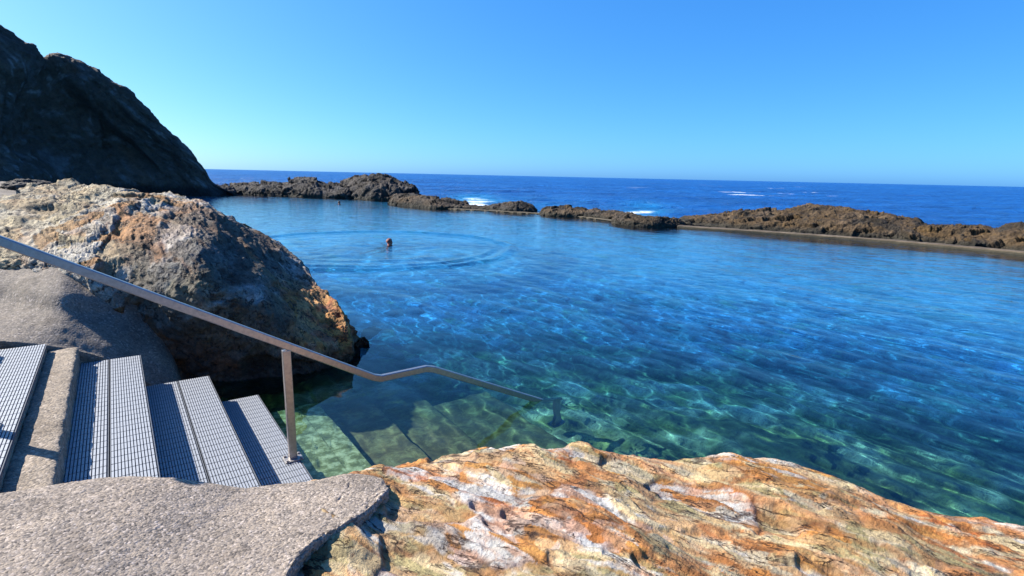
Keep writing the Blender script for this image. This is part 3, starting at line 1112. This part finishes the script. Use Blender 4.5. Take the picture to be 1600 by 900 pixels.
def staircase():
    root = empty('staircase', st(-.5, 0, -.5))
    tag(root, 'concrete stairs with metal grating treads leading down into the pool at the lower left', 'stairs')
    NB = -1.75
    # (s_left, s_right, top z, n_far, panels or None, material, label)
    steps = [
        (-2.60, -2.02, .97, 1.85, None, M_STEP, 'bare concrete step'),
        (-2.06, -1.648, .815, 1.95, 'one', M_STEP, None),
        (-1.66, -1.435, .745, 1.98, None, M_STEP, 'bare weathered concrete step'),
        (-1.50, -.965, .58, 1.97, 'two', M_STEP, None),
        (-1.00, -.415, .32, 1.75, 'two', M_STEP, None),
        (-.45, .0, .085, 1.56, 'one', M_STEP, None),
        (-.05, .54, -.115, 1.33, 'slab', M_ALGAE, 'submerged pale green step'),
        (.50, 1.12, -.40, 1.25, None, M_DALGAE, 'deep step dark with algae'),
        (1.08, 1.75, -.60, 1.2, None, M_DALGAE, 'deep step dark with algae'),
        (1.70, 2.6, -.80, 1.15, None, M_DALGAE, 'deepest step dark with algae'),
    ]
    for (a, b, z, nf, kind, m, lab) in steps:
        gz = .026 if kind in ('one', 'two') else 0
        o = rough_box('step', a, b - (.006 if gz else 0), NB, nf - (.01 if gz else 0), z - .45, z - gz, m, root, .018 if not gz else .01, .010 if not gz else .003)
        if lab: o['label'] = lab
        if kind == 'two':
            mid = b - (b - a - .04) * .5
            grating(o, a + .03, mid - .004, NB, nf, z)
            grating(o, mid + .004, b, NB, nf, z)
        elif kind == 'one':
            grating(o, b - .40, b, NB, nf, z)
        elif kind == 'slab':
            bm = bmesh.new()
            box(bm, (a + .06, NB, z), (.325, nf - .14, z + .012), lambda x, y, q: st(x, y, q))
            box(bm, (.335, NB, z), (b - .01, nf, z + .012), lambda x, y, q: st(x, y, q))
            link('tread_plate', bm_mesh(bm, 'tread_plate'), M_ALGAE, o)
    return root


staircase()


# ------------------------------------------------------------------ handrail
def sweep(pts, wd, ht, name, m, parent, n_off=0.0, bevel=.006):
    """rectangular tube along points in the stair frame (s,z)"""
    bm = bmesh.new()
    rings = []
    k = len(pts)
    for i, (s, z) in enumerate(pts):
        a = np.array(pts[max(0, i - 1)]); b = np.array(pts[min(k - 1, i + 1)])
        p = np.array([s, z])
        t0 = p - a; t1 = b - p
        if i == 0: t0 = t1
        if i == k - 1: t1 = t0
        t0 = t0 / np.linalg.norm(t0); t1 = t1 / np.linalg.norm(t1)
        t = t0 + t1; t /= np.linalg.norm(t)
        cosh = max(.5, t @ t0)
        nrm = np.array([-t[1], t[0]]) / cosh
        ring = []
        hh, hw, c = ht / 2, wd / 2, bevel
        for (y, v) in ((-hw + c, -hh), (hw - c, -hh), (hw, -hh + c), (hw, hh - c), (hw - c, hh), (-hw + c, hh), (-hw, hh - c), (-hw, -hh + c)):
            q = p + nrm * v
            ring.append(bm.verts.new(st(q[0], n_off + y, q[1])))
        rings.append(ring)
    for r0, r1 in zip(rings, rings[1:]):
        for j in range(8):
            bm.faces.new((r0[j], r0[(j + 1) % 8], r1[(j + 1) % 8], r1[j]))
    bm.faces.new(rings[0]); bm.faces.new(rings[-1])
    return link(name, bm_mesh(bm, name), m, parent)


def handrail():
    root = empty('handrail', st(0, 0, .085))
    tag(root, 'weathered square steel handrail running down the stairs and bending into the water', 'handrail')
    sweep([(-2.0, 2.20), (.66, .648), (.73, .624), (1.17, .627), (1.25, .605), (2.72, -.10), (2.86, -.155)], .046, .058, 'rail', M_RAIL, root)
    def post(s, z0, z1, wd=.062):
        bm = bmesh.new()
        box(bm, (s - wd / 2, -.024, z0), (s + wd / 2, .024, z1), lambda x, y, z: st(x, y, z))
        p = link('post', bm_mesh(bm, 'post', .005), M_RAIL, root)
        bm = bmesh.new()
        box(bm, (s - .07, -.06, z0 - .004), (s + .07, .06, z0 + .008), lambda x, y, z: st(x, y, z))
        for sx, sy in ((-1, -1), (1, -1), (1, 1), (-1, 1)):
            box(bm, (s + sx * .054 - .009, sy * .044 - .009, z0 + .0085), (s + sx * .054 + .009, sy * .044 + .009, z0 + .02), lambda x, y, z: st(x, y, z))
        link('base_plate', bm_mesh(bm, 'base_plate', .002), M_BOLT, p)
        return p
    post(-.005 - .04, .0885, 1.03 - .01)
    post(-1.80, .82, 2.06)
    o = post(2.80, -.80, -.15, .085)
    o['label'] = 'dark submerged post'
    return root


handrail()


# ------------------------------------------------------------------ water
BND = np.array([(-75, 70), (-40, 60), (-28, 55), (-21, 55), (-13.5, 53), (-8, 45), (1.3, 37.8), (5.5, 33.0), (8.9, 29.4), (13.8, 23.9), (18.7, 20.2), (23.5, 15.5), (27, 9), (29, 2), (30, -8)], float)


def bound_r(az):
    """distance from the origin to the pool rim in direction az"""
    a = np.arctan2(BND[:, 0], BND[:, 1])
    D = catmull(BND, 600)
    a = np.arctan2(D[:, 0], D[:, 1]); r = np.hypot(D[:, 0], D[:, 1])
    o = np.argsort(a)
    return np.interp(az, a[o], r[o])


RING_C = hz(604, 384, 0)[:2] + np.array([-.5, -.2])


def wave_h(X, Y):
    r = np.hypot(X, Y)
    wd = SS[:2]
    u = X * wd[0] + Y * wd[1]
    v = X * SN[0] + Y * SN[1]
    P = np.stack([u, v * .33, np.zeros_like(u)], 1)
    warp = .35 * fbm(P * .6, 2)
    Pw = np.stack([u + warp, v * .30, np.zeros_like(u)], 1)
    h = .016 * perlin(Pw * 1.1 + 3) + .010 * perlin(Pw * 2.3 + 9)
    near = smooth(24, 9, r)
    P2 = np.stack([u * .9 + .3 * warp, v * .45, 0 * u + 5], 1)
    h += near * (.006 * perlin(P2 * 4.6) + .0028 * perlin(P2 * 9.3 + 2))
    calm = .16 + .84 * smooth(34, 10, r)
    h *= calm * (.55 + .45 * smooth(2.5, 6, r))
    # ring spreading from the swimmer
    d = np.hypot(X - RING_C[0], Y - RING_C[1]) + .18 * fbm(np.stack([X, Y, 0 * X], 1) * .5, 2)
    for (R0, amp, wdt) in ((4.7, .048, .27), (4.05, .018, .2), (3.2, .010, .25)):
        h += amp * np.exp(-((d - R0) / wdt) ** 2) * (1 - 1.2 * ((d - R0) / wdt) ** 2)
    ins = smooth(4.7, 2.0, d)
    h += ins * .020 * perlin(np.stack([X * 1.6, Y * 1.6, 0 * X + 8], 1))
    return h


def pool_water():
    nr, nc = 760, 900
    az = np.radians(np.linspace(-66, 80, nc))
    rb = bound_r(az)
    t = np.linspace(0, 1, nr)
    r0 = 1.2
    rr = r0 * (rb[None, :] / r0) ** (t[:, None])
    X = (rr * np.sin(az)[None, :]).ravel(); Y = (rr * np.cos(az)[None, :]).ravel()
    Z = wave_h(X, Y)
    Pt = np.stack([X, Y, Z], 1).reshape(nr, nc, 3)
    r_ = np.hypot(X, Y)
    deep = smooth(3.0, 17.0, r_ + 1.5 * fbm(np.stack([X, Y, 0 * X], 1) * .25, 3) + .12 * X)
    me = grid_mesh('pool_water', Pt.reshape(-1, 3), nr, nc, {'deep': deep}, flip=True)
    if me.polygons[1000].normal.z < 0:
        me.flip_normals()
    o = link('pool_water', me, M_WATER)
    tag(o, kind='structure')
    return o


WATER_MODE = 'mnee'


def water_material():
    m = bpy.data.materials.new('clear_water')
    m.use_nodes = True
    t = m.node_tree
    for n in list(t.nodes):
        t.nodes.remove(n)
    out = t.nodes.new('ShaderNodeOutputMaterial')
    at = nd(t, 'ShaderNodeAttribute', attribute_name='deep')
    tint = ramp(t, at.outputs['Fac'], [(0.0, (.72, .93, .82)), (.09, (.22, .62, .52)), (.25, (.04, .29, .68)), (.5, (.02, .27, 1.0)), (1.0, (.05, .40, 1.0))])
    bs = nd(t, 'ShaderNodeBsdfPrincipled', Roughness=0.0, IOR=1.333)
    bs.inputs['Transmission Weight'].default_value = 1.0
    t.links.new(tint, bs.inputs['Base Color'])
    t.links.new(bs.outputs[0], out.inputs['Surface'])
    # cat's-paw ripples too small for the mesh, far out where the mesh is coarse
    nz = noise(t, coords(t, (1.2, 3.0, 1.0), (0, 0, math.radians(20))), 1.0, 3, .6)
    far = ramp(t, at.outputs['Fac'], [(.5, (0, 0, 0)), (1.0, (1, 1, 1))])
    ml = nd(t, 'ShaderNodeMath', operation='MULTIPLY')
    t.links.new(nz, ml.inputs[0]); t.links.new(far, ml.inputs[1])
    bump(t, bs, ml.outputs[0], .03)
    return m


M_WATER = water_material()
water = pool_water()
if WATER_MODE == 'mnee':
    water.cycles.is_caustics_caster = True
    sl.cycles.is_caustics_light = True


# pool floor
def pool_floor():
    nr, nc = 420, 520
    az = np.radians(np.linspace(-66, 80, nc))
    rb = bound_r(az) * 1.03
    t = np.linspace(0, 1, nr)
    r0 = 1.0
    rr = r0 * (rb[None, :] / r0) ** (t[:, None])
    X = (rr * np.sin(az)[None, :]).ravel(); Y = (rr * np.cos(az)[None, :]).ravel()
    r = np.hypot(X, Y)
    P = np.stack([X, Y, 0 * X], 1)
    depth = .85 + 1.1 * smooth(3.5, 10, r) + .9 * smooth(10, 25, r)
    near = smooth(9, 4, r)
    u = X * SS[0] + Y * SS[1]; v = X * SN[0] + Y * SN[1]
    Q = np.stack([u * 1.0, v * .55, 0 * u], 1)
    f1, f2, ids, dv = cells(np.stack([X * .9, Y * .9, 0 * X], 1) + .3 * fbm(P * 1.2, 2)[:, None])
    rocks = np.clip(.62 - f1, 0, 1) * (_CR[ids, 3] > .35) * (.4 + .9 * _CR[ids, 4])
    h = -depth + .22 * fbm(Q * .8, 4) + .55 * rocks + .10 * ridged(P * 2.1, 4) + .05 * fbm(P * 6, 3)
    h = np.minimum(h, -.35)
    weed = smooth(-.08, .22, fbm(P * .9 + 4, 4, .6) + .25 * rocks)
    sand = np.array((.50, .52, .40)); wd = np.array((.055, .085, .04)); ol = np.array((.20, .24, .08))
    C = lerp(np.tile(sand, (len(P), 1)), ol, smooth(-.3, .2, fbm(P * 1.7 + 40, 4, .6)))
    C = lerp(C, wd, weed * .9)
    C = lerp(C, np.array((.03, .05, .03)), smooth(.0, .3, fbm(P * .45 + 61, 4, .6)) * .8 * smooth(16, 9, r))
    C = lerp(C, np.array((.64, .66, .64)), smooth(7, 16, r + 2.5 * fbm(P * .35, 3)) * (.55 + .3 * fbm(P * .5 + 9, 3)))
    yel = smooth(.22, .4, fbm(np.stack([u * 3.2, v * .9, 0 * u], 1) + 90, 4, .55))  # yellow streaks painted on the floor in imitation of caustic light
    C = lerp(C, np.array((.50, .52, .16)), yel * .7)
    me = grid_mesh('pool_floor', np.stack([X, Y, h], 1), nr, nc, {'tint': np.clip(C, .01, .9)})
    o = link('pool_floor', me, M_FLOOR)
    tag(o, kind='structure')
    return o


M_FLOOR = rock_material('pool_floor', 14, .03, .5, speck=(.03, .05, .02), speck_amt=.6)
floor_o = pool_floor()


if WATER_MODE == 'mnee':
    for o in bpy.data.objects:
        if o.type == 'MESH' and o.name.split('.')[0] in ('pool_floor', 'step', 'tread_plate'):
            o.cycles.is_caustics_receiver = True


# open sea
def sea_material():
    m, t, bs = mat('sea_water')
    g = coords(t, (1, 1, 1), (0, 0, 0))
    n1 = noise(t, g, .35, 8, .62, .3)
    n2 = noise(t, coords(t, (.02, .05, .05)), 1, 5, .6)
    n4 = noise(t, coords(t, (.06, .22, .2)), 1, 6, .7)
    c = ramp(t, n2, [(.35, (.003, .045, .20)), (.65, (.006, .085, .31))])
    k4 = ramp(t, n4, [(.3, (.55, .55, .6)), (.55, (1, 1, 1)), (.75, (1.5, 1.5, 1.3))])  # light and dark of the chop, painted as colour streaks
    c = mixc(t, 'MULTIPLY', 1.0, c, k4)
    fo = nd(t, 'ShaderNodeAttribute', attribute_name='shoal')
    c = mixc(t, 'MIX', fo.outputs['Fac'], c, (.02, .33, .55))
    wf = nd(t, 'ShaderNodeAttribute', attribute_name='foam')
    c = mixc(t, 'MIX', wf.outputs['Fac'], c, (.75, .8, .82))
    t.links.new(c, bs.inputs['Base Color'])
    bs.inputs['Roughness'].default_value = .3
    bs.inputs['IOR'].default_value = 1.333
    bs.inputs['Specular IOR Level'].default_value = .22
    bump(t, bs, n1, 1.6, 1.0)
    return m


M_SEA = sea_material()


def sea():
    nr, nc = 700, 700
    az = np.radians(np.linspace(-80, 84, nc))
    rb = bound_r(az) * 1.0
    t = np.linspace(0, 1, nr)
    rr = rb[None, :] * (30000 / rb[None, :]) ** (t[:, None] ** 1.6)
    X = (rr * np.sin(az)[None, :]).ravel(); Y = (rr * np.cos(az)[None, :]).ravel()
    r = np.hypot(X, Y)
    P = np.stack([X * .7, Y, 0 * X], 1)
    fade = smooth(1500, 150, r)
    h = fade * (.35 * fbm(P * .09, 3) + .16 * fbm(P * .33, 3)) * smooth(0, 14, r - bound_r(np.arctan2(X, Y))) - .05
    b = r - bound_r(np.arctan2(X, Y))
    n = fbm(np.stack([X * .35, Y * .9, 0 * X], 1) * .35, 5, .6)
    azs = np.degrees(np.arctan2(X, Y))
    def spot(px, w_):
        d = ray(px, 300); a = math.degrees(math.atan2(d[0], d[1]))
        return np.exp(-((azs - a) / w_) ** 2)
    surf = spot(745, 2.2) + .8 * spot(1010, 2.4) + .25 * spot(850, 5)
    shoal = np.clip(surf * smooth(45, 5, b) * (.5 + 1.4 * n) * .8, 0, .7)
    foam = smooth(.25, .55, surf * smooth(22, 3, b) * .75 + n * .8 - .15)
    caps = smooth(.36, .46, fbm(np.stack([X * .05, Y * .16, 0 * X], 1) + 7, 4, .6)) * smooth(70, 110, r) * smooth(420, 200, r) * spot(1170, 7)
    me = grid_mesh('sea', np.stack([X, Y, h], 1), nr, nc, {'shoal': shoal, 'foam': np.clip(foam + caps, 0, 1)})
    tag(link('sea', me, M_SEA), kind='structure')


sea()

# ground under everything, out to the horizon
gm = bmesh.new()
box(gm, (-60, -60, -9), (120, 200, -8))
tag(link('seabed', bm_mesh(gm, 'seabed'), M_FLOOR), kind='structure')


# ------------------------------------------------------------------ swimmers
def skinned(name, V, E, R, m, root_i=0, levels=2):
    me = bpy.data.meshes.new(name + '_cage')
    me.from_pydata([tuple(v) for v in V], E, [])
    o = bpy.data.objects.new(name + '_cage', me)
    COL.objects.link(o)
    sk = o.modifiers.new('skin', 'SKIN')
    for i, d in enumerate(me.skin_vertices[0].data):
        r = R[i]
        d.radius = (r, r) if not isinstance(r, tuple) else r
        d.use_root = (i == root_i)
    sk.use_smooth_shade = True
    sb = o.modifiers.new('sub', 'SUBSURF'); sb.levels = levels; sb.render_levels = levels
    dg = bpy.context.evaluated_depsgraph_get()
    dg.update()
    out = bpy.data.meshes.new_from_object(o.evaluated_get(dg))
    out.name = name
    bpy.data.objects.remove(o)
    return out


def swimmer(loc, facing, label, scale=1.0, hair_m=M_HAIR):
    """treading water: head and shoulders out, arms spread just under the surface"""
    V, E, R = [], [], []
    def add(p, r, par=None):
        V.append(np.array(p, float)); R.append(r)
        if par is not None: E.append((par, len(V) - 1))
        return len(V) - 1
    pel = add((0, -.32, -.50), (.15, .10))
    wst = add((0, -.20, -.32), (.13, .095), pel)
    cst = add((0, -.07, -.13), (.17, .11), wst)
    upc = add((0, -.02, -.015), (.15, .085), cst)
    nk = add((0, .01, .06), .058, upc)
    jaw = add((0, .035, .125), (.068, .078), nk)
    hd = add((0, .03, .20), (.078, .095), jaw)
    tp = add((0, .02, .265), (.055, .07), hd)
    nose = add((0, .135, .17), .014, hd)
    for s in (-1, 1):
        add((s * .085, .02, .175), .016, hd)
        sh = add((s * .19, -.02, -.01), .062, upc)
        el = add((s * .43, .10, -.05), .043, sh)
        wr = add((s * .60, .30, -.06), .028, el)
        pm = add((s * .62, .37, -.07), .034, wr)
        for k, (a, ln) in enumerate(((-.035, .07), (-.012, .085), (.012, .08), (.034, .062))):
            f0 = add((s * (.62 + a), .43, -.075), .009, pm)
            add((s * (.62 + a * 1.3), .43 + ln * .8, -.095), .008, f0)
        th = add((s * .57, .40, -.07), .010, pm)
        add((s * .55, .43, -.085), .009, th)
        hp = add((s * .11, -.36, -.56), .095, pel)
        kn = add((s * .20, -.55, -.95), .062, hp)
        an = add((s * .16, -.95, -1.12), .040, kn)
        add((s * .17, -1.10, -1.18), .034, an)
    body_me = skinned('body', [v * scale for v in V], E, [tuple(x * scale for x in r) if isinstance(r, tuple) else r * scale for r in R], M_SKIN)
    root = empty('person', loc)
    root.rotation_euler = (0, 0, facing)
    tag(root, label, 'person')
    me = body_me
    me.materials.clear(); me.materials.append(M_SKIN)
    o = bpy.data.objects.new('body', me); COL.objects.link(o); o.parent = root
    bm = bmesh.new()
    bmesh.ops.create_uvsphere(bm, u_segments=20, v_segments=14, radius=1)
    for v in list(bm.verts):
        if v.co.z < -.35 or (v.co.y > .35 and v.co.z < .55):
            bm.verts.remove(v)
    for v in bm.verts:
        k = 1 + .05 * math.sin(v.co.x * 17 + v.co.z * 11)
        v.co = Vector((v.co.x * .096 * k, .012 + v.co.y * .112 * k, .205 + v.co.z * .105 * k)) * scale
    me = bm_mesh(bm, 'hair', smooth_=True)
    me.materials.append(hair_m)
    h = bpy.data.objects.new('hair', me); COL.objects.link(h); h.parent = root
    return root


swimmer(Vector(hz(608, 382, 0)) + Vector((0, 0, -.115)), math.radians(-30), 'sunburnt reddish swimmer inside the ripple ring, only the head above water', 1.05)
swimmer(Vector(hz(530, 318.5, 0)) + Vector((0, 0, -.09)), math.radians(10), 'distant swimmer with only a dark head showing near the far rocks', 1.0, M_DARK_HAIR)
